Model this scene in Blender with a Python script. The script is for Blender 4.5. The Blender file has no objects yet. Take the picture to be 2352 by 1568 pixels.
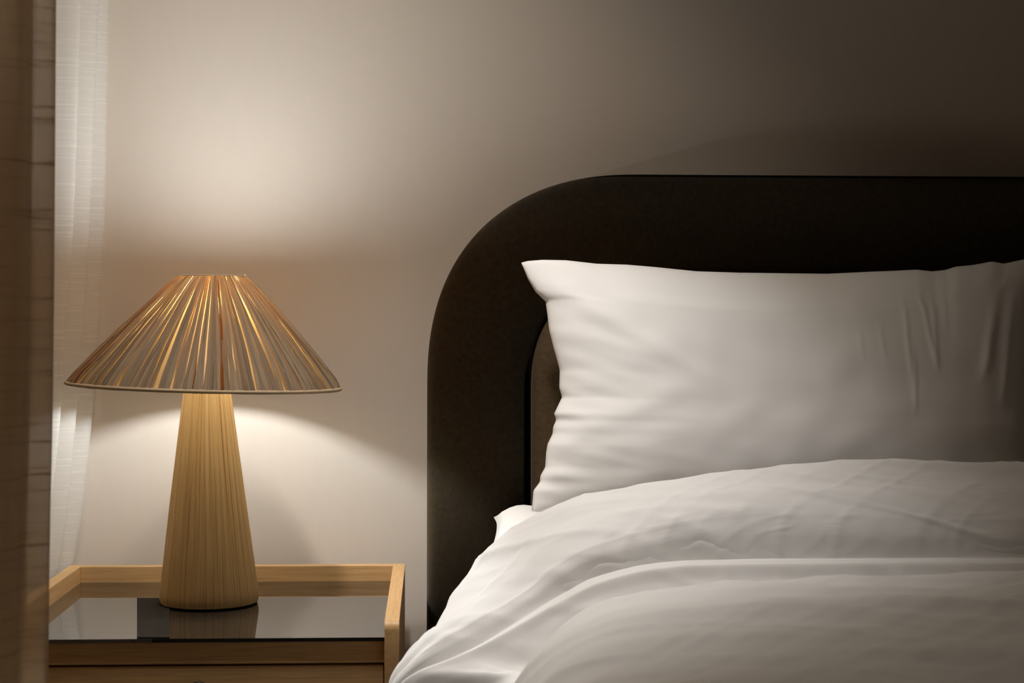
import bpy, bmesh, math, random
from mathutils import Vector, noise, Euler
random.seed(7)
S = bpy.context.scene
COL = S.collection

# ------------------------------------------------------------------ camera
F = 3900.0                      # focal length in pixels of the 2352 px wide frame
YAW = math.atan(186/3900)
CAMP = Vector((0, -2.80, 0.95))
cam_d = bpy.data.cameras.new('camera'); cam = bpy.data.objects.new('camera', cam_d); COL.objects.link(cam)
cam.location = CAMP
cam.rotation_euler = (math.pi/2, math.radians(-0.12), -YAW)
cam_d.sensor_width = 36; cam_d.lens = F/2352*36
cam_d.shift_y = -57/2352
cam_d.clip_start = 0.05
cam_d.dof.use_dof = True; cam_d.dof.focus_distance = 2.52; cam_d.dof.aperture_fstop = 5.6
S.camera = cam

# ------------------------------------------------------------------ view, world, lights
S.view_settings.view_transform = 'Standard'; S.view_settings.look = 'None'
S.view_settings.gamma = 1; S.view_settings.use_curve_mapping = False
S.view_settings.exposure = 0.0
S.cycles.use_denoising = True
S.cycles.max_bounces = 10; S.cycles.transparent_max_bounces = 16
S.cycles.sample_clamp_indirect = 4.0
S.cycles.caustics_reflective = False
w = bpy.data.worlds.new('world'); S.world = w; w.use_nodes = True
w.node_tree.nodes['Background'].inputs[0].default_value = (1.0, 0.68, 0.38, 1)
w.node_tree.nodes['Background'].inputs[1].default_value = 0.03

def spot(name, loc, target, power, color, size, blend, radius):
    d = bpy.data.lights.new(name, 'SPOT'); d.energy = power; d.color = color
    d.spot_size = math.radians(size); d.spot_blend = blend; d.shadow_soft_size = radius
    o = bpy.data.objects.new(name, d); COL.objects.link(o); o.location = loc
    o.rotation_euler = (Vector(target)-Vector(loc)).to_track_quat('-Z', 'Y').to_euler()
    return o
# unseen spot added in mid-air, no fixture, to brighten the pillow and duvet
spot('added_bed_spot', (-0.14, -0.78, 2.15), (0.05, -0.48, 0.71), 60, (1.0, 0.985, 0.975), 53, 1.0, 0.05)
# added warm spot below the ceiling, no fixture, to lift wall and lamp
spot('added_wall_spot', (-0.28, -0.74, 2.46), (-0.25, -0.36, 0.6), 47, (1.0, 0.86, 0.71), 84, 1.0, 0.06)
BULB_STRENGTH = 258.0

# ------------------------------------------------------------------ helpers
def sm(a, b, x):
    t = max(0.0, min(1.0, (x-a)/(b-a))); return t*t*(3-2*t)
def interp(tab, x):
    if x <= tab[0][0]: return tab[0][1]
    for (x0, y0), (x1, y1) in zip(tab, tab[1:]):
        if x <= x1: return y0+(y1-y0)*(x-x0)/(x1-x0)
    return tab[-1][1]
def spline(tab, x):
    """monotone-ish cubic through a table"""
    n = len(tab)
    if x <= tab[0][0]: return tab[0][1]
    if x >= tab[-1][0]: return tab[-1][1]
    for i in range(n-1):
        if x <= tab[i+1][0]: break
    def slope(k):
        if k == 0: return (tab[1][1]-tab[0][1])/(tab[1][0]-tab[0][0])
        if k == n-1: return (tab[-1][1]-tab[-2][1])/(tab[-1][0]-tab[-2][0])
        a = (tab[k][1]-tab[k-1][1])/(tab[k][0]-tab[k-1][0]); b = (tab[k+1][1]-tab[k][1])/(tab[k+1][0]-tab[k][0])
        return 0 if a*b <= 0 else 2*a*b/(a+b)
    x0, y0 = tab[i]; x1, y1 = tab[i+1]; h = x1-x0; t = (x-x0)/h
    m0, m1 = slope(i)*h, slope(i+1)*h
    return (2*t**3-3*t*t+1)*y0+(t**3-2*t*t+t)*m0+(-2*t**3+3*t*t)*y1+(t**3-t*t)*m1
def at(X, Y, y):
    """world point on the plane y = const seen at a pixel of the photograph"""
    tx = (X-1176)/F; tz = (727-Y)/F
    c, s = math.cos(YAW), math.sin(YAW)
    dx, dy = tx*c+s, -tx*s+c
    k = (y-CAMP.y)/dy
    return Vector((CAMP.x+dx*k, y, CAMP.z+tz*k))

def link(name, bm, m=None, parent=None, smooth=True, recalc=True):
    if recalc: bmesh.ops.recalc_face_normals(bm, faces=bm.faces)
    me = bpy.data.meshes.new(name); bm.to_mesh(me); bm.free()
    if smooth:
        for p in me.polygons: p.use_smooth = True
    if m: me.materials.append(m)
    o = bpy.data.objects.new(name, me); COL.objects.link(o)
    if parent: o.parent = parent
    return o
def tag(o, label, cat, group=None):
    o['label'] = label; o['category'] = cat
    if group: o['group'] = group
    return o
def empty(name, loc, label, cat):
    o = bpy.data.objects.new(name, None); COL.objects.link(o); o.location = loc
    o.empty_display_size = 0.05
    return tag(o, label, cat)
def struct(name, bm, m):
    o = link(name, bm, m, smooth=False); o['kind'] = 'structure'; return o
def box(lo, hi, bevel=0.0, seg=2, bm=None):
    b = bm or bmesh.new()
    t = bmesh.new()
    bmesh.ops.create_cube(t, size=1)
    for v in t.verts:
        v.co = Vector([(lo[i]+hi[i])/2+v.co[i]*(hi[i]-lo[i]) for i in range(3)])
    if bevel: bmesh.ops.bevel(t, geom=t.edges[:], offset=bevel, segments=seg, affect='EDGES', profile=.5)
    if bm is None:
        b.free(); return t
    me = bpy.data.meshes.new('tmp'); t.to_mesh(me); t.free(); b.from_mesh(me); bpy.data.meshes.remove(me)
    return b
def lathe(profile, seg=48, cap=True, bm=None):
    bm = bm or bmesh.new(); rings = []
    for r, z in profile:
        rings.append([bm.verts.new((r*math.cos(2*math.pi*i/seg), r*math.sin(2*math.pi*i/seg), z)) for i in range(seg)])
    for a, b in zip(rings, rings[1:]):
        for i in range(seg): bm.faces.new((a[i], a[(i+1)%seg], b[(i+1)%seg], b[i]))
    if cap:
        bm.faces.new(rings[0][::-1]); bm.faces.new(rings[-1])
    return bm
def grid(nu, nv, fn, bm=None, uv=True):
    """fn(u,v) -> point, u,v in 0..1"""
    bm = bm or bmesh.new()
    lay = bm.loops.layers.uv.verify() if uv else None
    V = [[bm.verts.new(fn(i/nu, j/nv)) for i in range(nu+1)] for j in range(nv+1)]
    for j in range(nv):
        for i in range(nu):
            f = bm.faces.new((V[j][i], V[j][i+1], V[j+1][i+1], V[j+1][i]))
            if uv:
                for l, (a, b) in zip(f.loops, ((i, j), (i+1, j), (i+1, j+1), (i, j+1))): l[lay].uv = (a/nu, b/nv)
    return bm

# ------------------------------------------------------------------ materials
class NT:
    def __init__(s, name):
        s.m = bpy.data.materials.new(name); s.m.use_nodes = True
        s.t = s.m.node_tree; s.n = s.t.nodes; s.l = s.t.links
        s.b = s.n['Principled BSDF']; s.out = s.n['Material Output']
    def new(s, typ, **kw):
        o = s.n.new(typ)
        for k, v in kw.items():
            if k.startswith('i_'): o.inputs[k[2:].replace('_', ' ')].default_value = v
            else: setattr(o, k, v)
        return o
    def link(s, a, b): s.l.new(a, b)
    def coord(s, kind='Object', scale=(1, 1, 1), rot=(0, 0, 0)):
        tc = s.new('ShaderNodeTexCoord'); mp = s.new('ShaderNodeMapping')
        mp.inputs['Scale'].default_value = scale; mp.inputs['Rotation'].default_value = rot
        s.link(tc.outputs[kind], mp.inputs['Vector']); return mp.outputs['Vector']
    def noise(s, vec, scale=5, detail=4, rough=.5, dist=0):
        o = s.new('ShaderNodeTexNoise'); s.link(vec, o.inputs['Vector'])
        o.inputs['Scale'].default_value = scale; o.inputs['Detail'].default_value = detail
        o.inputs['Roughness'].default_value = rough; o.inputs['Distortion'].default_value = dist
        return o.outputs['Fac']
    def ramp(s, fac, stops):
        o = s.new('ShaderNodeValToRGB'); s.link(fac, o.inputs[0]); e = o.color_ramp.elements
        e[0].position, e[0].color = stops[0][0], (*stops[0][1], 1)
        e[1].position, e[1].color = stops[-1][0], (*stops[-1][1], 1)
        for p, c in stops[1:-1]:
            q = e.new(p); q.color = (*c, 1)
        return o.outputs['Color']
    def bump(s, h, strength=.2, dist=.001):
        o = s.new('ShaderNodeBump'); o.inputs['Strength'].default_value = strength; o.inputs['Distance'].default_value = dist
        s.link(h, o.inputs['Height']); return o.outputs['Normal']
    def math(s, op, a, b):
        o = s.new('ShaderNodeMath', operation=op)
        for i, v in enumerate((a, b)):
            if isinstance(v, (int, float)): o.inputs[i].default_value = v
            else: s.link(v, o.inputs[i])
        return o.outputs[0]
    def mix(s, fac, a, b):
        o = s.new('ShaderNodeMixShader')
        if isinstance(fac, (int, float)): o.inputs[0].default_value = fac
        else: s.link(fac, o.inputs[0])
        s.link(a, o.inputs[1]); s.link(b, o.inputs[2]); return o.outputs[0]
def g3(v): return (v, v, v)

def mat_wall():
    k = NT('wall_covering'); v = k.coord('Object', (1, 1, .06))
    n = k.noise(v, 420, 3); n2 = k.noise(k.coord('Object', (1, 1, .25)), 60, 3)
    k.link(k.ramp(n2, [(.3, (.63, .56, .485)), (.7, (.64, .57, .495))]), k.b.inputs['Base Color'])
    k.b.inputs['Roughness'].default_value = .75; k.b.inputs['Specular IOR Level'].default_value = .25
    k.link(k.bump(n, .05, .0006), k.b.inputs['Normal']); return k.m
def mat_plain(name, col, rough=.6, spec=.3):
    k = NT(name); n = k.noise(k.coord('Object'), 30, 3)
    k.link(k.ramp(n, [(.2, tuple(c*.93 for c in col)), (.8, tuple(min(1, c*1.05) for c in col))]), k.b.inputs['Base Color'])
    k.b.inputs['Roughness'].default_value = rough; k.b.inputs['Specular IOR Level'].default_value = spec
    return k.m
def mat_oak(name, axis):
    k = NT(name)
    sc = {'x': (1.2, 40, 40), 'y': (40, 1.2, 40), 'z': (40, 40, 1.2)}[axis]
    n = k.noise(k.coord('Object', sc), 4.5, 6, .65, .3)
    sc2 = {'x': (6, 300, 300), 'y': (300, 6, 300), 'z': (300, 300, 6)}[axis]
    f = k.noise(k.coord('Object', sc2), 3, 2)
    c1 = k.ramp(n, [(.25, (.50, .28, .11)), (.5, (.60, .36, .155)), (.78, (.66, .42, .20))])
    c2 = k.ramp(f, [(.3, g3(.74)), (.55, g3(1.0))])
    mx = k.new('ShaderNodeMixRGB', blend_type='MULTIPLY'); mx.inputs[0].default_value = .8
    k.link(c1, mx.inputs[1]); k.link(c2, mx.inputs[2]); k.link(mx.outputs[0], k.b.inputs['Base Color'])
    k.b.inputs['Roughness'].default_value = .45; k.b.inputs['Specular IOR Level'].default_value = .35
    k.link(k.bump(f, .12, .0004), k.b.inputs['Normal']); return k.m
def mat_glass_top():
    k = NT('black_backed_glass'); k.b.inputs['Base Color'].default_value = (.006, .006, .006, 1)
    n = k.noise(k.coord('Object'), 260, 2)
    k.link(k.ramp(n, [(.70, g3(.012)), (.80, g3(.05))]), k.b.inputs['Base Color'])
    k.b.inputs['Roughness'].default_value = .015; k.b.inputs['IOR'].default_value = 2.4
    return k.m
def mat_dark_reflection():  # speckled black that stands in for a dark reflection in the glass
    k = NT('speckled_dark_reflection')
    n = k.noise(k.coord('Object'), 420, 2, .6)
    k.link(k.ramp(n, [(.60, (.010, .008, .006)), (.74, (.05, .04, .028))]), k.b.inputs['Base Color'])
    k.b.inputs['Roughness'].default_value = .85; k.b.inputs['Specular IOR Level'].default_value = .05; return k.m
def mat_cotton(name, col=(.84, .82, .80), weave=1400):
    k = NT(name)
    n = k.noise(k.coord('Object'), 9, 4)
    k.link(k.ramp(n, [(.2, tuple(c*.985 for c in col)), (.8, col)]), k.b.inputs['Base Color'])
    k.b.inputs['Roughness'].default_value = .8; k.b.inputs['Specular IOR Level'].default_value = .2
    k.b.inputs['Sheen Weight'].default_value = .15; k.b.inputs['Sheen Roughness'].default_value = .5
    k.link(k.bump(k.noise(k.coord('Object'), weave, 2), .05, .0004), k.b.inputs['Normal']); return k.m
def mat_velvet(name, col, nap=(0, 0, 0)):
    k = NT(name)
    n = k.noise(k.coord('Object'), 130, 5, .6); n2 = k.noise(k.coord('Object'), 900, 2)
    k.link(k.ramp(n, [(.25, tuple(c*.75 for c in col)), (.75, tuple(c*1.2 for c in col))]), k.b.inputs['Base Color'])
    k.b.inputs['Roughness'].default_value = .9; k.b.inputs['Specular IOR Level'].default_value = .1
    k.b.inputs['Sheen Weight'].default_value = .1; k.b.inputs['Sheen Roughness'].default_value = .35
    k.b.inputs['Sheen Tint'].default_value = (.75, .62, .45, 1)
    nb = k.bump(n2, .35, .001)
    # brushed nap: the pile leans down and to the left, so it catches light from that side only
    ad = k.new('ShaderNodeVectorMath', operation='ADD'); ad.inputs[1].default_value = nap; k.link(nb, ad.inputs[0])
    no = k.new('ShaderNodeVectorMath', operation='NORMALIZE'); k.link(ad.outputs[0], no.inputs[0])
    k.link(no.outputs[0], k.b.inputs['Normal']); return k.m
def mat_raffia(name, cols, fu, fv, rough=.7):
    """raffia strands running along v of the UV map"""
    k = NT(name); v = k.coord('UV', (fu, fv, 1))
    n = k.noise(v, 1, 4, .6); n2 = k.noise(k.coord('UV', (fu*4.5, fv*2.4, 1)), 1, 3, .6)
    c = k.ramp(n, cols); gp = k.noise(k.coord('UV', (fu*2.6, fv*.7, 3)), 1, 2, .5)
    mx = k.new('ShaderNodeMixRGB', blend_type='MULTIPLY'); mx.inputs[0].default_value = 1
    k.link(c, mx.inputs[1]); k.link(k.ramp(gp, [(.33, (.55, .44, .32)), (.43, g3(1))]), mx.inputs[2])
    k.link(mx.outputs[0], k.b.inputs['Base Color'])
    k.b.inputs['Roughness'].default_value = rough; k.b.inputs['Specular IOR Level'].default_value = .3
    s = k.math('ADD', n, k.math('MULTIPLY', n2, .6))
    k.link(k.bump(s, .8, .0025), k.b.inputs['Normal']); return k
def mat_shade_strip():
    """raffia ribbon: mostly opaque, a little light comes through; a per-strip value varies it"""
    k = NT('raffia_ribbon')
    at_ = k.new('ShaderNodeAttribute', attribute_name='strip')
    sep = k.new('ShaderNodeSeparateColor'); k.link(at_.outputs['Color'], sep.inputs[0])
    v = k.coord('UV', (85, 1.6, 1)); n = k.noise(v, 1, 4, .65)
    col = k.ramp(n, [(.28, (.26, .175, .10)), (.45, (.48, .35, .22)), (.75, (.66, .51, .35))])
    k.link(col, k.b.inputs['Base Color']); k.b.inputs['Roughness'].default_value = .75
    nb = k.bump(n, .7, .002); k.link(nb, k.b.inputs['Normal'])
    tr = k.new('ShaderNodeBsdfTranslucent'); k.link(nb, tr.inputs['Normal'])
    tc = k.ramp(sep.outputs[0], [(0, (.36, .29, .22)), (.55, (.48, .37, .26)), (1, (.70, .38, .11))])
    mx = k.new('ShaderNodeMixRGB', blend_type='MULTIPLY'); mx.inputs[0].default_value = .55
    k.link(tc, mx.inputs[1]); k.link(k.ramp(n, [(.3, g3(.35)), (.6, g3(1))]), mx.inputs[2])
    k.link(mx.outputs[0], tr.inputs['Color'])
    k.link(k.mix(k.math('MULTIPLY_ADD', sep.outputs[1], 1.0), k.b.outputs[0], tr.outputs[0]), k.out.inputs['Surface'])
    return k.m
def mat_shade_lining():
    k = NT('raffia_lining')
    v = k.coord('UV', (110, 1.4, 1)); n = k.noise(v, 1, 3, .6)
    geo = k.new('ShaderNodeNewGeometry'); mx = k.new('ShaderNodeMixRGB')      # raffia outside, pale paper inside
    k.link(geo.outputs['Backfacing'], mx.inputs[0])
    k.link(k.ramp(n, [(.3, (.36, .22, .09)), (.7, (.50, .32, .14))]), mx.inputs[1])
    k.link(k.ramp(n, [(.3, (.78, .66, .48)), (.7, (.88, .77, .60))]), mx.inputs[2])
    k.link(mx.outputs[0], k.b.inputs['Base Color'])
    tr = k.new('ShaderNodeBsdfTranslucent')
    k.link(k.ramp(n, [(.3, (.31, .165, .056)), (.5, (.43, .22, .062)), (.62, (.54, .24, .034)), (.8, (.68, .30, .028))]), tr.inputs['Color'])
    k.link(k.mix(.3, k.b.outputs[0], tr.outputs[0]), k.out.inputs['Surface']); return k.m
def mat_linen(name, col, opac, trans, slub_dark, su, sv, vw=.5, hu=.25):
    """see-through slub linen: diffuse + translucent yarn over gaps"""
    k = NT(name)
    h = k.noise(k.coord('UV', (su*hu, sv, 1)), 1, 3, .6)        # weft slubs, horizontal
    ve = k.noise(k.coord('UV', (su*9, sv*.012, 1)), 1, 3, .6)    # warp slubs
    fine = k.noise(k.coord('UV', (su*40, sv*5, 1)), 1, 2)
    hs = k.ramp(h, [(.52, g3(0)), (.70, g3(1))]); vs = k.ramp(ve, [(.58, g3(0)), (.72, g3(1))])
    sl = k.math('MAXIMUM', hs, k.math('MULTIPLY', vs, vw))
    c = k.new('ShaderNodeMixRGB'); k.link(sl, c.inputs[0])
    c.inputs[1].default_value = (*col, 1)
    c.inputs[2].default_value = (*(tuple(x*slub_dark for x in col)), 1)
    di = k.new('ShaderNodeBsdfDiffuse'); tr = k.new('ShaderNodeBsdfTranslucent'); tp = k.new('ShaderNodeBsdfTransparent')
    k.link(c.outputs[0], di.inputs[0]); k.link(c.outputs[0], tr.inputs[0])
    b = k.bump(k.math('ADD', h, k.math('MULTIPLY', fine, .4)), .25, .0006)
    k.link(b, di.inputs['Normal'])
    cloth = k.mix(trans, di.outputs[0], tr.outputs[0])
    op = k.math('ADD', k.math('MULTIPLY', sl, 1-opac), k.math('ADD', k.math('MULTIPLY', fine, .12), opac-.06))
    o = k.new('ShaderNodeClamp'); k.link(op, o.inputs[0])
    k.link(k.mix(o.outputs[0], tp.outputs[0], cloth), k.out.inputs['Surface']); return k.m
def mat_bulb():
    k = NT('frosted_bulb'); k.b.inputs['Base Color'].default_value = (.9, .88, .84, 1)
    n = k.noise(k.coord('Object'), 4, 1)
    k.link(k.ramp(n, [(.0, (.92, .97, 1)), (1, (.92, .975, 1))]), k.b.inputs['Emission Color'])
    k.b.inputs['Emission Strength'].default_value = BULB_STRENGTH; return k.m

M_wall = mat_wall()
M_ceil = mat_plain('ceiling_paint', (.62, .58, .52), .9)
M_floor = mat_plain('carpet', (.20, .16, .12), .95)
OX, OY, OZ = mat_oak('oak_long', 'x'), mat_oak('oak_deep', 'y'), mat_oak('oak_upright', 'z')
M_glass = mat_glass_top(); M_reflection = mat_dark_reflection()
M_black = mat_plain('black_metal', (.012, .011, .010), .4, .4)
M_gap = mat_plain('dark_carcass', (.02, .014, .008), .8)
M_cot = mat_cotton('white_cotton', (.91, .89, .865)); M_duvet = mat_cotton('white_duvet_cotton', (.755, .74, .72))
M_velvet = mat_velvet('dark_brown_velvet', (.085, .066, .042), (-1.4, 0, -1.3))
M_panel = mat_velvet('brown_velvet_panel', (.085, .058, .032))
M_sheer = mat_linen('sheer_white_linen', (.92, .89, .84), .86, .45, 1.03, 12, 700, .12, .18)
M_drape = mat_linen('beige_linen', (.54, .41, .27), .90, .72, .72, 26, 380, .6, .06)
M_bulb = mat_bulb()
M_brass = mat_plain('brass_socket', (.45, .33, .15), .35, .5)

# ------------------------------------------------------------------ room
XL, XR, YB, ZC = -0.95, 3.2, -3.4, 2.5
struct('wall_back', box((XL-.1, 0, 0), (XR, .1, ZC)), M_wall)
struct('wall_left', box((XL-.1, YB, 0), (XL, 0, ZC)), M_wall)
struct('floor', box((XL-.1, YB, -.1), (XR, .1, 0)), M_floor)
struct('ceiling', box((XL-.1, YB, ZC), (XR, .1, ZC+.1)), M_ceil)

# ------------------------------------------------------------------ nightstand
GZ = 0.526                                  # top of the glass
yb_in, yf_gl = -0.071, -0.071-0.479         # back rail inner face, front of glass
xl, xr = -0.556, -0.060                     # inner faces of the side panels
ns = empty('nightstand', ((xl+xr)/2, -.3, 0), 'light oak nightstand with raised rails and black glass top beside the bed', 'nightstand')
P0 = Vector(ns.location)
def nbox(name, lo, hi, m, parent=ns, bevel=.001):
    return link(name, box([a-b for a, b in zip(lo, P0)], [a-b for a, b in zip(hi, P0)], bevel), m, parent, smooth=False)
def side_panel(x0, x1):
    # outline in (y,z) with rounded upper front corner, extruded across x
    y0, y1, zt, r = yf_gl-.022, -.052, GZ+.025, .012
    pts = [(y1, .10), (y1, zt)]
    for i in range(9):
        a = math.pi/2*(i/8); pts.append((y0+r-r*math.sin(a), zt-r+r*math.cos(a)))
    pts.append((y0, .10))
    bm = bmesh.new()
    A = [bm.verts.new((x0-P0.x, y-P0.y, z)) for y, z in pts]; B = [bm.verts.new((x1-P0.x, y-P0.y, z)) for y, z in pts]
    bm.faces.new(A); bm.faces.new(B[::-1]); n = len(pts)
    for i in range(n): bm.faces.new((A[i], B[i], B[(i+1)%n], A[(i+1)%n]))
    bmesh.ops.bevel(bm, geom=[e for e in bm.edges if len(e.link_faces) == 2 and abs(e.link_faces[0].normal.x-e.link_faces[1].normal.x) > .5], offset=.0008, segments=1, affect='EDGES')
    return link('side_panel', bm, OY, ns, smooth=False)
side_panel(xl-.019, xl); side_panel(xr, xr+.019)
nbox('back_rail', (xl, yb_in, .12), (xr, -.052, GZ+.025), OX)
nbox('glass_top', (xl+.0005, yf_gl, GZ-.005), (xr-.0005, yb_in, GZ), M_glass, bevel=0)
nbox('apron', (xl, yf_gl+.004, GZ-.0345), (xr, yb_in, GZ-.0055), OX)
nbox('carcass', (xl, yf_gl+.03, .12), (xr, yb_in, GZ-.036), M_gap, bevel=0)
dz1 = GZ-.0375
for dz0, dz1 in ((GZ-.20, GZ-.0375), (GZ-.385, GZ-.2025)):
    dr = nbox('drawer', (xl+.002, yf_gl+.005, dz0), (xr-.002, yf_gl+.027, dz1), OX)
    kb = lathe([(.0085, 0), (.0085, .010), (.0135, .014), (.0155, .020), (.0145, .026), (.009, .029), (.0, .0295)], 28, cap=False)
    bmesh.ops.rotate(kb, verts=kb.verts, cent=(0, 0, 0), matrix=Euler((math.pi/2, 0, 0)).to_matrix())
    bmesh.ops.translate(kb, verts=kb.verts, vec=((xl+xr)/2-P0.x+.006, yf_gl+.0055-P0.y, dz1-.031))
    kn = link('knob', kb, M_black, dr); kn['label'] = 'round black drawer knob'
for sx in (xl-.017, xr-.013):
    for sy in (yf_gl-.018, -.086):
        nbox('leg', (sx, sy, 0), (sx+.030, sy+.030, .10), OZ)

# thin black slab added as a dark reflection, partly under the lamp foot rim
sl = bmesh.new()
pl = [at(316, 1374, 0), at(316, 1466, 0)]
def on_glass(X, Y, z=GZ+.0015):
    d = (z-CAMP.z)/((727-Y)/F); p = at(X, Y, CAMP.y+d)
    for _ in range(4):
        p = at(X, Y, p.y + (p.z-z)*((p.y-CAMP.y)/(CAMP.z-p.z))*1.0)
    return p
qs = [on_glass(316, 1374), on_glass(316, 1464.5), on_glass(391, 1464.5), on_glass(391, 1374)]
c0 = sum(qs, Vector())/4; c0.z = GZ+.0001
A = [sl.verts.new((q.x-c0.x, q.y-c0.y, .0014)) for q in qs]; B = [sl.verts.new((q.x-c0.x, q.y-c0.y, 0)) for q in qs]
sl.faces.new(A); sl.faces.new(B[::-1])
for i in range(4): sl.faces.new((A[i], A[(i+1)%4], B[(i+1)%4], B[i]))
so = link('reflection_slab', sl, M_reflection, smooth=False); so.location = c0
tag(so, 'thin black speckled slab standing in for a dark reflection in the glass top left of the lamp foot', 'coaster')

# ------------------------------------------------------------------ lamp
LX, LY = -0.3265, -0.271
lamp = empty('table_lamp', (LX, LY, GZ+.0005), 'lit table lamp with pleated raffia cone shade and raffia wrapped foot on nightstand', 'lamp')
H_B = .352
def base_fn(u, v):
    a = 2*math.pi*u; z = .0019+v*(H_B-.0019)
    r = .0738-(.0738-.0290)*(z/H_B)
    r -= .0035*(1-sm(0, .012, z))
    n = noise.noise((math.cos(a)*19, math.sin(a)*19, z*3.0+7))*.0011+noise.noise((math.cos(a)*48, math.sin(a)*48, z*5+3))*.0008
    tw = a+.05*noise.noise((math.cos(a)*3, math.sin(a)*3, z*4))
    return (r+n)*math.cos(tw)-.0045*z/H_B, (r+n)*math.sin(tw), z
kb_ = mat_raffia('raffia_strands', [(.25, (.70, .42, .15)), (.42, (.88, .58, .25)), (.6, (.95, .65, .30)), (.8, (.97, .75, .42))], 62, 1.1)
bm = grid(420, 60, base_fn)
ring0 = [v for v in bm.verts if v.co.z < .002]
bmesh.ops.remove_doubles(bm, verts=bm.verts, dist=1e-6)
bo = link('lamp_base', bm, kb_.m, lamp)
ft = lathe([(.062, 0), (.062, .003), (.069, .0032)], 48); link('foot', ft, M_gap, lamp)
# socket and bulb
Z_RIM, Z_TOP = .3215, .4825
link('socket', lathe([(.0, H_B-.004), (.019, H_B-.004), (.012, H_B+.004), (.012, Z_TOP-.098), (.016, Z_TOP-.094), (.0245, Z_TOP-.076), (.0245, Z_TOP-.0625), (.019, Z_TOP-.061), (0, Z_TOP-.061)], 32, cap=False), M_brass, lamp)
zb0, zb1 = Z_TOP-.066, Z_TOP-.003
prof = [(.0185, zb0), (.0235, zb0+.006), (.0275, zb0+.013)]
for i in range(14):
    a = math.radians(-14+104*i/13); prof.append((max(.030*math.cos(a), .0001), zb1-.030+.030*math.sin(a)*(1 if a > 0 else 1.6)-.0))
prof = sorted(prof, key=lambda p: p[1])
link('bulb', lathe(prof, 28), M_bulb, lamp)
# shade: lining cone + ribbons in one mesh per part
SKEW = .0055
R_RIM, R_TOP = .200, .0475
def shade_pt(a, t, dr=0):
    """t=0 top .. 1 rim"""
    r = R_TOP+(R_RIM-R_TOP)*t + .004*math.sin(math.pi*t) + dr
    z = Z_TOP+(Z_RIM-Z_TOP)*t
    x = r*math.cos(a)+SKEW*(1-2*t)-.0015; y = r*math.sin(a)
    return Vector((x, y, z + dr*.6 - .0115*(x/R_RIM)*.5*t))
def lining(u, v): return shade_pt(2*math.pi*u, v, -.0025)
bm = grid(160, 10, lining); bmesh.ops.remove_doubles(bm, verts=bm.verts, dist=1e-6)
lo = link('shade_lining', bm, mat_shade_lining(), lamp)
bm = bmesh.new(); uvl = bm.loops.layers.uv.verify(); cl = bm.loops.layers.color.new('strip')
NS, NV = 320, 12
for i in range(NS):
    if math.sin(2*math.pi*i/NS) > .0 and random.random() < .75: continue    # most wall-side ribbons left out to let more light onto the wall
    a0 = 2*math.pi*(i+random.uniform(-.4, .4))/NS
    drift = random.gauss(0, .022)
    wt = 2*math.pi/NS*random.uniform(1.1, 2.4)*.5
    wb = 2*math.pi/NS*random.uniform(1.15, 2.5)*.5
    off = random.uniform(-.0004, .0022); ph = random.uniform(0, 9); tw = random.uniform(-.0006, .0006)
    thin = random.choice([.28, .33, .38, .44, .52]); rnd = random.random()*.85
    if random.random() < .07: thin, rnd = .7, 1.0
    bulge = random.gauss(0, .012)
    rows = []
    for j in range(NV+1):
        t = j/NV
        a = a0+drift*t+bulge*math.sin(math.pi*t)+.006*noise.noise((i*3.1, t*3, ph))
        wd = (wt+(wb-wt)*t)*(1+.25*noise.noise((i*1.7, t*4, 5)))
        edge = .25 if j in (0, NV) else 1
        m_ = off+.0012*noise.noise((i, t*5, 2))
        rows.append([bm.verts.new(shade_pt(a-wd, t, (m_-tw)*edge)), bm.verts.new(shade_pt(a, t, (m_+.0013)*edge)), bm.verts.new(shade_pt(a+wd, t, (m_+tw)*edge))])
    for j in range(NV):
        for q in range(2):
            f = bm.faces.new((rows[j][q], rows[j][q+1], rows[j+1][q+1], rows[j+1][q]))
            for l, (uu, vv) in zip(f.loops, ((q, j), (q+1, j), (q+1, j+1), (q, j+1))):
                l[uvl].uv = ((i*.37) % 1+uu*.035, vv/NV); l[cl] = (rnd, thin, 0, 1)
sh = link('lamp_shade', bm, mat_shade_strip(), lamp, recalc=False)
lo.parent = sh
def ring_tube(t, rad, dr, m, name, rough=0):
    bm = bmesh.new(); N, K = 140, 8; rs = []
    for i in range(N):
        a = 2*math.pi*i/N; c = shade_pt(a, t, dr); o = Vector((math.cos(a), math.sin(a), 0))
        rr = rad*(1+rough*noise.noise((math.cos(a)*9, math.sin(a)*9, 1)))
        rs.append([bm.verts.new(c+o*rr*math.cos(2*math.pi*k/K)+Vector((0, 0, rr*math.sin(2*math.pi*k/K)))) for k in range(K)])
    for i in range(N):
        for k in range(K): bm.faces.new((rs[i][k], rs[(i+1)%N][k], rs[(i+1)%N][(k+1)%K], rs[i][(k+1)%K]))
    return bm
M_bind = mat_plain('raffia_binding', (.45, .33, .20), .8)
link('rim_binding', ring_tube(1.0, .0028, -.001, M_bind, '', .15), M_bind, sh)
tb = ring_tube(0, .0012, .0, M_bind, '', .5)
for i in range(70):                                   # loose fibre ends at the top ring
    a = random.uniform(0, 2*math.pi); p = shade_pt(a, 0); h = random.uniform(.001, .0032); q = Vector((random.gauss(0, .0012), random.gauss(0, .0012), h))
    e = Vector((-math.sin(a), math.cos(a), 0))*.0003
    tb.faces.new([tb.verts.new(p-e), tb.verts.new(p+e), tb.verts.new(p+q)])
link('top_binding', tb, M_bind, sh)

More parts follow.
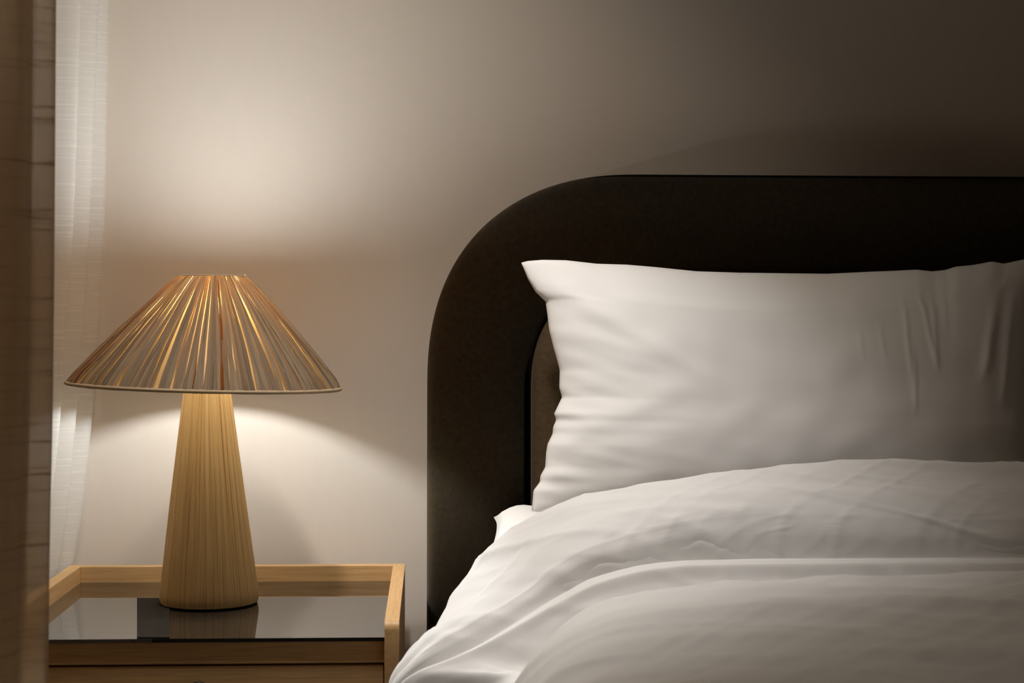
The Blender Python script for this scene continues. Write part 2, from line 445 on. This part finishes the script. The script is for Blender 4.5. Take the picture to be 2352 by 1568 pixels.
# ------------------------------------------------------------------ bed frame
bed = empty('bed', (.86, -1.05, 0), 'bed with tall dark brown velvet headboard with rounded corners', 'bed')
B0 = Vector(bed.location)
HX0, HX1, HZT = -.005, 1.735, 1.1785
NEXP = 2.35
def hb_outline(ins, n=40):
    a = .340-ins; x0, x1, zt = HX0+ins, HX1-ins, HZT-ins
    pts = [(x0, .28)]
    for i in range(6): pts.append((x0, .28+(zt-a-.28)*(i+1)/7))
    for i in range(n+1):
        th = math.pi/2*i/n; c, s = math.cos(th), math.sin(th)
        pts.append((x0+a-a*c**(2/NEXP) if c > 0 else x0+a, zt-a+a*max(s, 0)**(2/NEXP)))
    mid = 12
    for i in range(1, mid): pts.append((x0+a+(x1-x0-2*a)*i/mid, zt))
    for i in range(n+1):
        th = math.pi/2*(1-i/n); c, s = math.cos(th), math.sin(th)
        pts.append((x1-a+a*max(c, 0)**(2/NEXP), zt-a+a*max(s, 0)**(2/NEXP)))
    for i in range(6): pts.append((x1, .28+(zt-a-.28)*(6-i)/7))
    pts.append((x1, .28))
    return pts
def loft(sections, close_front=True):
    bm = bmesh.new(); rings = []
    for ins, y in sections:
        rings.append([bm.verts.new((x-B0.x, y-B0.y, z)) for x, z in hb_outline(ins)])
    for a, b in zip(rings, rings[1:]):
        n = len(a)
        for i in range(n): bm.faces.new((a[i], a[(i+1)%n], b[(i+1)%n], b[i]))
    bm.faces.new(rings[0]);
    if close_front: bm.faces.new(rings[-1][::-1])
    return bm
hb = link('headboard', loft([(.006, -.004), (0, -.010), (-.001, -.05), (0, -.088), (.0025, -.0955), (.008, -.1015), (.018, -.1055), (.05, -.109), (.09, -.110), (.125, -.1075), (.148, -.100), (.160, -.088), (.165, -.070)]), M_velvet, bed)
cu = link('headboard_cushion', loft([(.1655, -.068), (.166, -.090), (.170, -.104), (.180, -.114), (.20, -.121), (.24, -.124), (.30, -.125)]), M_panel, hb)
cu['label'] = 'paler brown velvet inner cushion'
link('bed_base', box((.125-B0.x, -2.05-B0.y, .10), (1.71-B0.x, -.112-B0.y, .30), .015, 3), M_velvet, bed)
for lx in (.16, 1.63):
    for ly in (-2.0, -.2): link('leg', box((lx-B0.x, ly-B0.y, 0), (lx+.05-B0.x, ly+.05-B0.y, .10), .003), M_black, bed, smooth=False)
MZ = .535
mt = link('mattress', box((.24, -1.95, .3005), (1.62, -.135, MZ), .04, 5), M_cot)
tag(mt, 'white sheeted mattress on the bed under the duvet', 'mattress')

# ------------------------------------------------------------------ pillows
def coons(top, bot, lef, rig):
    def P(u, v):
        p00, p10, p01, p11 = top(0), top(1), bot(0), bot(1)
        return ((1-v)*top(u)+v*bot(u)+(1-u)*lef(v)+u*rig(v)
                - (1-u)*(1-v)*p00-u*(1-v)*p10-(1-u)*v*p01-u*v*p11)
    return P
def poly(pts):
    ln = [0]
    for a, b in zip(pts, pts[1:]): ln.append(ln[-1]+(Vector(b)-Vector(a)).length)
    L = ln[-1]; tx = [(l/L, p[0]) for l, p in zip(ln, pts)]; ty = [(l/L, p[1]) for l, p in zip(ln, pts)]
    return lambda t: Vector((interp(tx, t), interp(ty, t), 0))
top = poly([(1197, 603), (1212, 599), (1245, 596), (1300, 597), (1370, 605), (1440, 607), (1500, 612), (1600, 622), (1700, 625), (1900, 627), (2000, 622), (2050, 620), (2105, 617), (2140, 621), (2170, 618), (2195, 610), (2235, 606), (2278, 598), (2305, 603), (2352, 593), (2400, 586)])
lef = poly([(1197, 603), (1212, 640), (1230, 670), (1253, 692), (1257, 720), (1262, 760), (1272, 800), (1286, 850), (1285, 890), (1291, 912), (1280, 935), (1273, 950), (1278, 964), (1271, 980), (1270, 995), (1258, 1020), (1255, 1040), (1253, 1072), (1242, 1092), (1241, 1106), (1226, 1126), (1224, 1152), (1222, 1175)])
rig = poly([(2400, 586), (2365, 660), (2355, 760), (2352, 900), (2362, 1050), (2410, 1180)])
bot = poly([(1222, 1175), (1500, 1165), (1800, 1160), (2100, 1165), (2410, 1180)])
PP = coons(top, bot, lef, rig)
def pil(u, v, side):
    p = PP(u, v)
    yy = -.205-.115*v                                   # leans on the headboard
    w = at(p.x, p.y, yy)
    eu = 1-abs(2*u-1)**3.2; ev = 1-abs(2*v-1)**2.6
    th = (max(eu, 0)*max(ev, 0))**.62
    T = .088 if side > 0 else .055
    w.y -= side*T*th
    if side > 0:
        # gathers running in from the left seam, and slack creases near the right end
        g = math.exp(-u*9)*(1-math.exp(-u*40))
        w.y -= g*(.006*noise.noise((u*4, v*9+u*6, 2.2))+.004*noise.noise((u*7, v*21-u*9, 7.7)))
        def crease(cu_, v0, v1, wdt, amp, sl=0.0):
            q = (u-cu_-sl*(v-v0))/wdt
            return amp*math.exp(-q*q)*sm(v0, v0+.12, v)*(1-sm(v1-.12, v1, v))
        c = crease(.715, .08, .5, .004, .0022, .02)+crease(.745, .05, .42, .004, .0030, .09)+crease(.775, .06, .46, .005, .0026, .01)+crease(.73, .3, .62, .0035, .002)+crease(.80, .03, .3, .004, .0015)+crease(.62, .2, .4, .004, .0012, .02)+crease(.66, .18, .42, .004, .0012, .05)
        c += crease(.93, .0, .5, .012, .006, -.10)+crease(.955, .1, .6, .012, .006, -.05)
        w.y -= c*th
        w.y -= .0035*th*noise.noise((u*5, v*3.2, 1.5))+.002*th*noise.noise((u*13, v*8, 4))
        # diagonal pull from the upper left corner
        d = (v-.10-u*1.15); w.y -= .003*math.exp(-(d/.05)**2)*sm(.02, .08, u)*(1-sm(.2, .4, u))
        d = (v-.26-u*.8); w.y -= .002*math.exp(-(d/.05)**2)*sm(.01, .06, u)*(1-sm(.12, .3, u))
        d = (v-.72+u*.9); w.y -= .003*math.exp(-(d/.06)**2)*sm(.01, .06, u)*(1-sm(.15, .35, u))
    return w
bm = grid(220, 120, lambda u, v: pil(u, v, 1)); grid(220, 120, lambda u, v: pil(u, v, -1), bm)
bmesh.ops.remove_doubles(bm, verts=bm.verts, dist=1e-5)
pc = Vector((.5, -.28, MZ))
bmesh.ops.translate(bm, verts=bm.verts, vec=-pc)
pw = link('pillow', bm, M_cot); pw.location = pc
tag(pw, 'plump white cotton pillow propped upright against the dark headboard', 'pillow')

def flat(u, v, side):
    # lies flat on the mattress under the upright pillow; u left-right, v back-front
    x = .098+.78*u-.020*v*(1-u); y = -.150-.245*v
    eu = 1-abs(2*u-1)**2.8; ev = 1-abs(2*v-1)**3
    th = (max(eu, 0)*max(ev, 0))**.55
    x += .010*math.sin(math.pi*v)*(1-2*u)*abs(1-2*u)**3
    zs = .630+.007*(1-sm(.0, .22, u))*(1-sm(.2, 1.0, v))-.020*sm(.3, 1, v)
    return Vector((x, y, zs+((.638+.066*(1-sm(.02, .17, u))-zs) if side > 0 else (.538-zs))*th))
bm = grid(70, 40, lambda u, v: flat(u, v, 1)); grid(70, 40, lambda u, v: flat(u, v, -1), bm)
bmesh.ops.remove_doubles(bm, verts=bm.verts, dist=1e-5)
pc2 = Vector((.48, -.35, MZ)); bmesh.ops.translate(bm, verts=bm.verts, vec=-pc2)
p2 = link('pillow', bm, M_cot); p2.location = pc2
tag(p2, 'flat white pillow whose left corner shows under the upright one, above the duvet edge', 'pillow')

# ------------------------------------------------------------------ duvet
# rails across the bed from the right to the hanging left side, each as seen points (X, Y, depth plane)
def rail(pts, drop=()):
    """pixel points -> world points, with the far right half of the bed and the hanging end added"""
    W = [at(*p) for p in pts]
    z0, y0 = W[0].z, W[0].y
    R = [Vector((1.765, y0, z0-.32)), Vector((1.76, y0, z0-.16)), Vector((1.70, y0, z0-.05)), Vector((1.45, y0, z0-.005)), Vector((1.1, y0, z0+.004))]+W
    R += [Vector(p) for p in drop]
    e = R[-1]; return R+[e+Vector((.012, .004, -.008)), e+Vector((.03, .01, .0))]
def resample(P, n=261):
    # weight the arc length so that the left, curved part gets most samples
    L = [0]
    for a, b in zip(P, P[1:]):
        L.append(L[-1]+(b-a).length*(1 if (a.x+b.x)/2 < .75 else .35))
    T = L[-1]; c = [[(l/T, p[k]) for l, p in zip(L, P)] for k in range(3)]
    return [Vector([spline(c[k], i/(n-1)) for k in range(3)]) for i in range(n)]
A_ = [(2352, 1064), (2150, 1058), (2000, 1060), (1800, 1070), (1600, 1092), (1400, 1125), (1300, 1150), (1220, 1190), (1140, 1240), (1107, 1275), (1060, 1335), (1020, 1400), (1000, 1440), (960, 1480), (900, 1568)]
yA = [-.445]*8+[-.452, -.462, -.485, -.52, -.55, -.592, -.625]
RA = rail([(X, Y, y) for (X, Y), y in zip(A_, yA)], [(-.062, -.64, .40), (-.068, -.645, .28)])
def shift(R, dy, dz, dx=0):
    return [Vector((p.x+dx*(1-sm(.0, .25, p.x)), p.y+dy*sm(-.08, .1, p.x)+dy*.25*(1-sm(-.08, .1, p.x)), p.z+dz*sm(-.08, .1, p.x))) for p in R]
R00 = shift(RA, .040, -.060, .03); R0 = shift(RA, .030, -.018, .012)
L2_ = [(2352, 1178), (2060, 1170), (1747, 1163), (1600, 1180), (1500, 1203), (1400, 1232), (1322, 1262), (1268, 1297), (1213, 1345), (1140, 1392), (1069, 1434), (1000, 1474), (940, 1530), (905, 1575)]
yL = [-.55]*7+[-.552, -.56, -.578, -.60, -.625, -.64, -.645]
RL = rail([(X, Y, y) for (X, Y), y in zip(L2_, yL)], [(-.060, -.655, .40), (-.066, -.66, .28)])
B_ = [(2352, 1292), (1900, 1288), (1600, 1292), (1500, 1310), (1376, 1338), (1286, 1380), (1200, 1428), (1105, 1482), (1030, 1515), (960, 1543), (915, 1585)]
yB = [-.615]*6+[-.622, -.635, -.65, -.66, -.66]
RLIP = rail([(X, Y, y) for (X, Y), y in zip(B_, yB)], [(-.052, -.672, .40), (-.06, -.68, .28)])
RLIP = [Vector((p.x, p.y+.010*noise.noise((p.x*7, 1, 2)), p.z+(.006*noise.noise((p.x*6, 5, 2))+.003*noise.noise((p.x*19, 8, 2)))*sm(.02, .2, p.x))) for p in RLIP]
RB = [Vector((p.x, p.y+.010+.040*sm(.0, .22, p.x), p.z-.002)) for p in RLIP]
RV = [Vector((p.x+.115*(1-sm(.0, .3, p.x)), p.y-.014-.031*sm(.0, .2, p.x), p.z-.055*sm(-.05, .15, p.x))) for p in RLIP]
C_ = [(2352, 1308), (2060, 1320), (1881, 1329), (1702, 1333), (1523, 1353), (1395, 1384), (1322, 1416), (1250, 1471), (1205, 1525), (1177, 1575), (1150, 1640), (1125, 1720), (1110, 1800)]
yC = [-.80]*13
RC = rail([(X, Y, y) for (X, Y), y in zip(C_, yC)], [(.060, -.80, .42), (.055, -.80, .345)])
RC = [Vector((p.x, p.y, p.z+.005*noise.noise((p.x*8, 4, 9))*sm(.1, .25, p.x))) for p in RC]
RC0 = [Vector((p.x+.014, p.y+.055, p.z-.030)) for p in RC]
def near(y, dz, dx=0): return [Vector((p.x-dx*(1-sm(.1, .4, p.x)), y, p.z+dz*sm(-.1, .1, p.x))) for p in RC]
RAILS = [(0, shift(RA, .015, -.095, .05)), (.025, R00), (.05, R0), (.09, RA), (.17, [ (a+b)/2+Vector((0, -.003, .004)) for a, b in zip(resample(RA), resample(RL))]), (.225, [a*.28+b*.72+Vector((0, 0, .007)) for a, b in zip(resample(RA), resample(RL))]), (.25, RL), (.27, [a*.82+b*.18+Vector((0, -.004, .002)) for a, b in zip(resample(RL), resample(RB))]), (.34, [(a+b)/2+Vector((0, -.006, .000)) for a, b in zip(resample(RL), resample(RB))]), (.41, RB), (.45, RLIP), (.472, [Vector((p.x+.012*(1-sm(.0, .2, p.x)), p.y-.005*sm(-.05, .15, p.x)-.004, p.z-.020*sm(-.05, .15, p.x))) for p in RLIP]), (.51, RV), (.545, RC0), (.60, RC), (.68, near(-.93, -.002)), (.77, near(-1.1, -.03, .02)), (.87, near(-1.42, -.055, .04)), (1, near(-2.04, -.075, .05))]
NU, NVV = 260, 330
RS = [(v, resample(R)) for v, R in RAILS]
DG = []
for i in range(NU+1):
    c = [[(v, R[i][k]) for v, R in RS] for k in range(3)]
    DG.append([Vector([spline(c[k], j/NVV) for k in range(3)]) for j in range(NVV+1)])
def duv(u, v):
    i, j = round(u*NU), round(v*NVV)
    p = DG[i][j]
    du = DG[min(i+1, NU)][j]-DG[max(i-1, 0)][j]; dv_ = DG[i][min(j+1, NVV)]-DG[i][max(j-1, 0)]
    n = du.cross(dv_)
    if n.length: n.normalize()
    q = p.x*1.0; y = p.y; sl = (1-sm(.05, .45, p.x))      # stretch of the wrinkles round the left corner
    a = Vector((q*3.0-y*2, y*20+q*2.5+p.z*6, 3.3))
    h = .0055*noise.noise(a)
    h += .0022*noise.noise((q*7+y*10, y*38+q*9+p.z*14, 8.1))
    r = 1-abs(noise.noise((q*4.5+y*4, y*20+q*6+p.z*10, 12.7)))*2.4
    h += .0048*max(0, r-.5)
    r = 1-abs(noise.noise((q*9-y*14, y*17-q*12, 5.2)))*2.6
    h += .0026*max(0, r-.55)
    r = 1-abs(noise.noise((q*16+y*30, y*30-q*10+p.z*20, 2.2)))*2.6
    h += .0012*max(0, r-.5)
    return p+n*h*sm(0, .08, v)*(1-.9*math.exp(-((v-.425)/.05)**2))
GP = [[duv(i/NU, j/NVV) for i in range(NU+1)] for j in range(NVV+1)]
OFF = []
for i in range(NU+1):                    # the underside: the same surface moved inwards
    a, b = GP[NVV//3][max(i-6, 0)], GP[NVV//3][min(i+6, NU)]
    t = b-a; n = Vector((t.z, 0, -t.x)); n = n.normalized() if n.length else Vector((0, 0, 1))
    OFF.append(n if n.z > -.05 else -n)
bm = bmesh.new(); lay = bm.loops.layers.uv.verify()
TV = [[bm.verts.new(p) for p in row] for row in GP]
LV = [[bm.verts.new(p-OFF[i]*.013) for i, p in enumerate(row)] for row in GP]
for j in range(NVV):
    for i in range(NU):
        bm.faces.new((TV[j][i], TV[j][i+1], TV[j+1][i+1], TV[j+1][i])); bm.faces.new((LV[j][i], LV[j+1][i], LV[j+1][i+1], LV[j][i+1]))
for i in range(NU):
    bm.faces.new((TV[0][i+1], TV[0][i], LV[0][i], LV[0][i+1])); bm.faces.new((TV[NVV][i], TV[NVV][i+1], LV[NVV][i+1], LV[NVV][i]))
for j in range(NVV):
    bm.faces.new((TV[j][0], TV[j+1][0], LV[j+1][0], LV[j][0])); bm.faces.new((TV[j+1][NU], TV[j][NU], LV[j][NU], LV[j+1][NU]))
dc = Vector((.7, -1.1, .6)); bmesh.ops.translate(bm, verts=bm.verts, vec=-dc)
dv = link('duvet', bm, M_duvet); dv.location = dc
tag(dv, 'rumpled white duvet spread over the bed in front of the pillows', 'duvet')

# ------------------------------------------------------------------ curtains
def edge_tab(tab, y):
    """x of a fold edge as a function of height, from points seen down the fold"""
    return [(p.z, p.x) for p in sorted((at(X, Y, y) for X, Y in tab), key=lambda p: p.z)]
E3 = edge_tab([(249, 0), (243, 300), (239, 500), (226, 800), (214, 934), (191, 1164), (168, 1297), (140, 1440)], -.045)
E2 = edge_tab([(226, 0), (206, 500), (189, 800), (182, 892), (157, 1164), (134, 1313), (110, 1440)], -.090)
E1 = edge_tab([(185, 0), (169, 500), (147, 800), (143, 915), (130, 1068), (115, 1200), (100, 1400)], -.135)
def sheer(u, v):
    z = .02+v*2.40
    e3, e2, e1 = spline(E3, z), spline(E2, z), spline(E1, z)
    w = .004*noise.noise((z*2, 0, 0))
    pts = [(0, e3, -.040), (.03, e3-.002, -.046), (.13, e2-.015, -.060), (.22, e2-.028, -.070), (.30, e2-.018, -.080), (.355, e2-.001, -.087), (.375, e2, -.092), (.39, e2-.003, -.097), (.48, e1-.010, -.108), (.55, e1-.024, -.116), (.62, e1-.014, -.124), (.675, e1-.001, -.131), (.69, e1, -.136), (.705, e1-.003, -.141), (.80, e1-.055, -.150), (.88, e1-.075, -.165), (.94, e1-.05, -.185), (1.0, e1-.09, -.20)]
    x = spline([(a, b) for a, b, c in pts], u); y = spline([(a, c) for a, b, c in pts], u)
    return (x, y+w, z)
bm = grid(150, 100, sheer)
sc_ = Vector((-.58, -.1, 0)); bmesh.ops.translate(bm, verts=bm.verts, vec=-sc_)
so2 = link('sheer_curtain', bm, M_sheer); so2.location = sc_
tag(so2, 'sheer white linen curtain hanging against the wall behind the nightstand', 'curtain')

DE = edge_tab([(127, 0), (125, 500), (122, 900), (115, 1250), (112, 1560)], -.90)
def drape(u, v):
    z = .02+v*2.40
    e = spline(DE, z); k = .003*noise.noise((z*1.5, 3, 0)); lean = -.006*sm(1.0, .5, z)
    pts = [(0, e-.030, -.878), (.03, e-.10, -.870), (.10, e-.20, -.872), (.17, e-.262, -.885), (.20, e-.268, -.90), (.23, e-.255, -.925), (.30, e-.21, -.955), (.38, e-.16, -.925), (.46, e-.125, -.915), (.55, e-.085, -.955), (.63, e-.045, -.968), (.70, e-.026+lean, -.955), (.735, e-.0215+lean, -.938), (.765, e-.0222+lean, -.925), (.80, e-.019+lean, -.915), (.96, e-.001, -.902), (.985, e, -.8985), (1.0, e-.002, -.896)]
    return (spline([(a, b) for a, b, c in pts], u), spline([(a, c) for a, b, c in pts], u)+k, z)
bm = grid(170, 60, drape)
dc2 = Vector((-.5, -.92, 0)); bmesh.ops.translate(bm, verts=bm.verts, vec=-dc2)
do = link('linen_curtain', bm, M_drape); do.location = dc2
tag(do, 'heavier brown linen curtain in the near left foreground, in front of the nightstand', 'curtain')
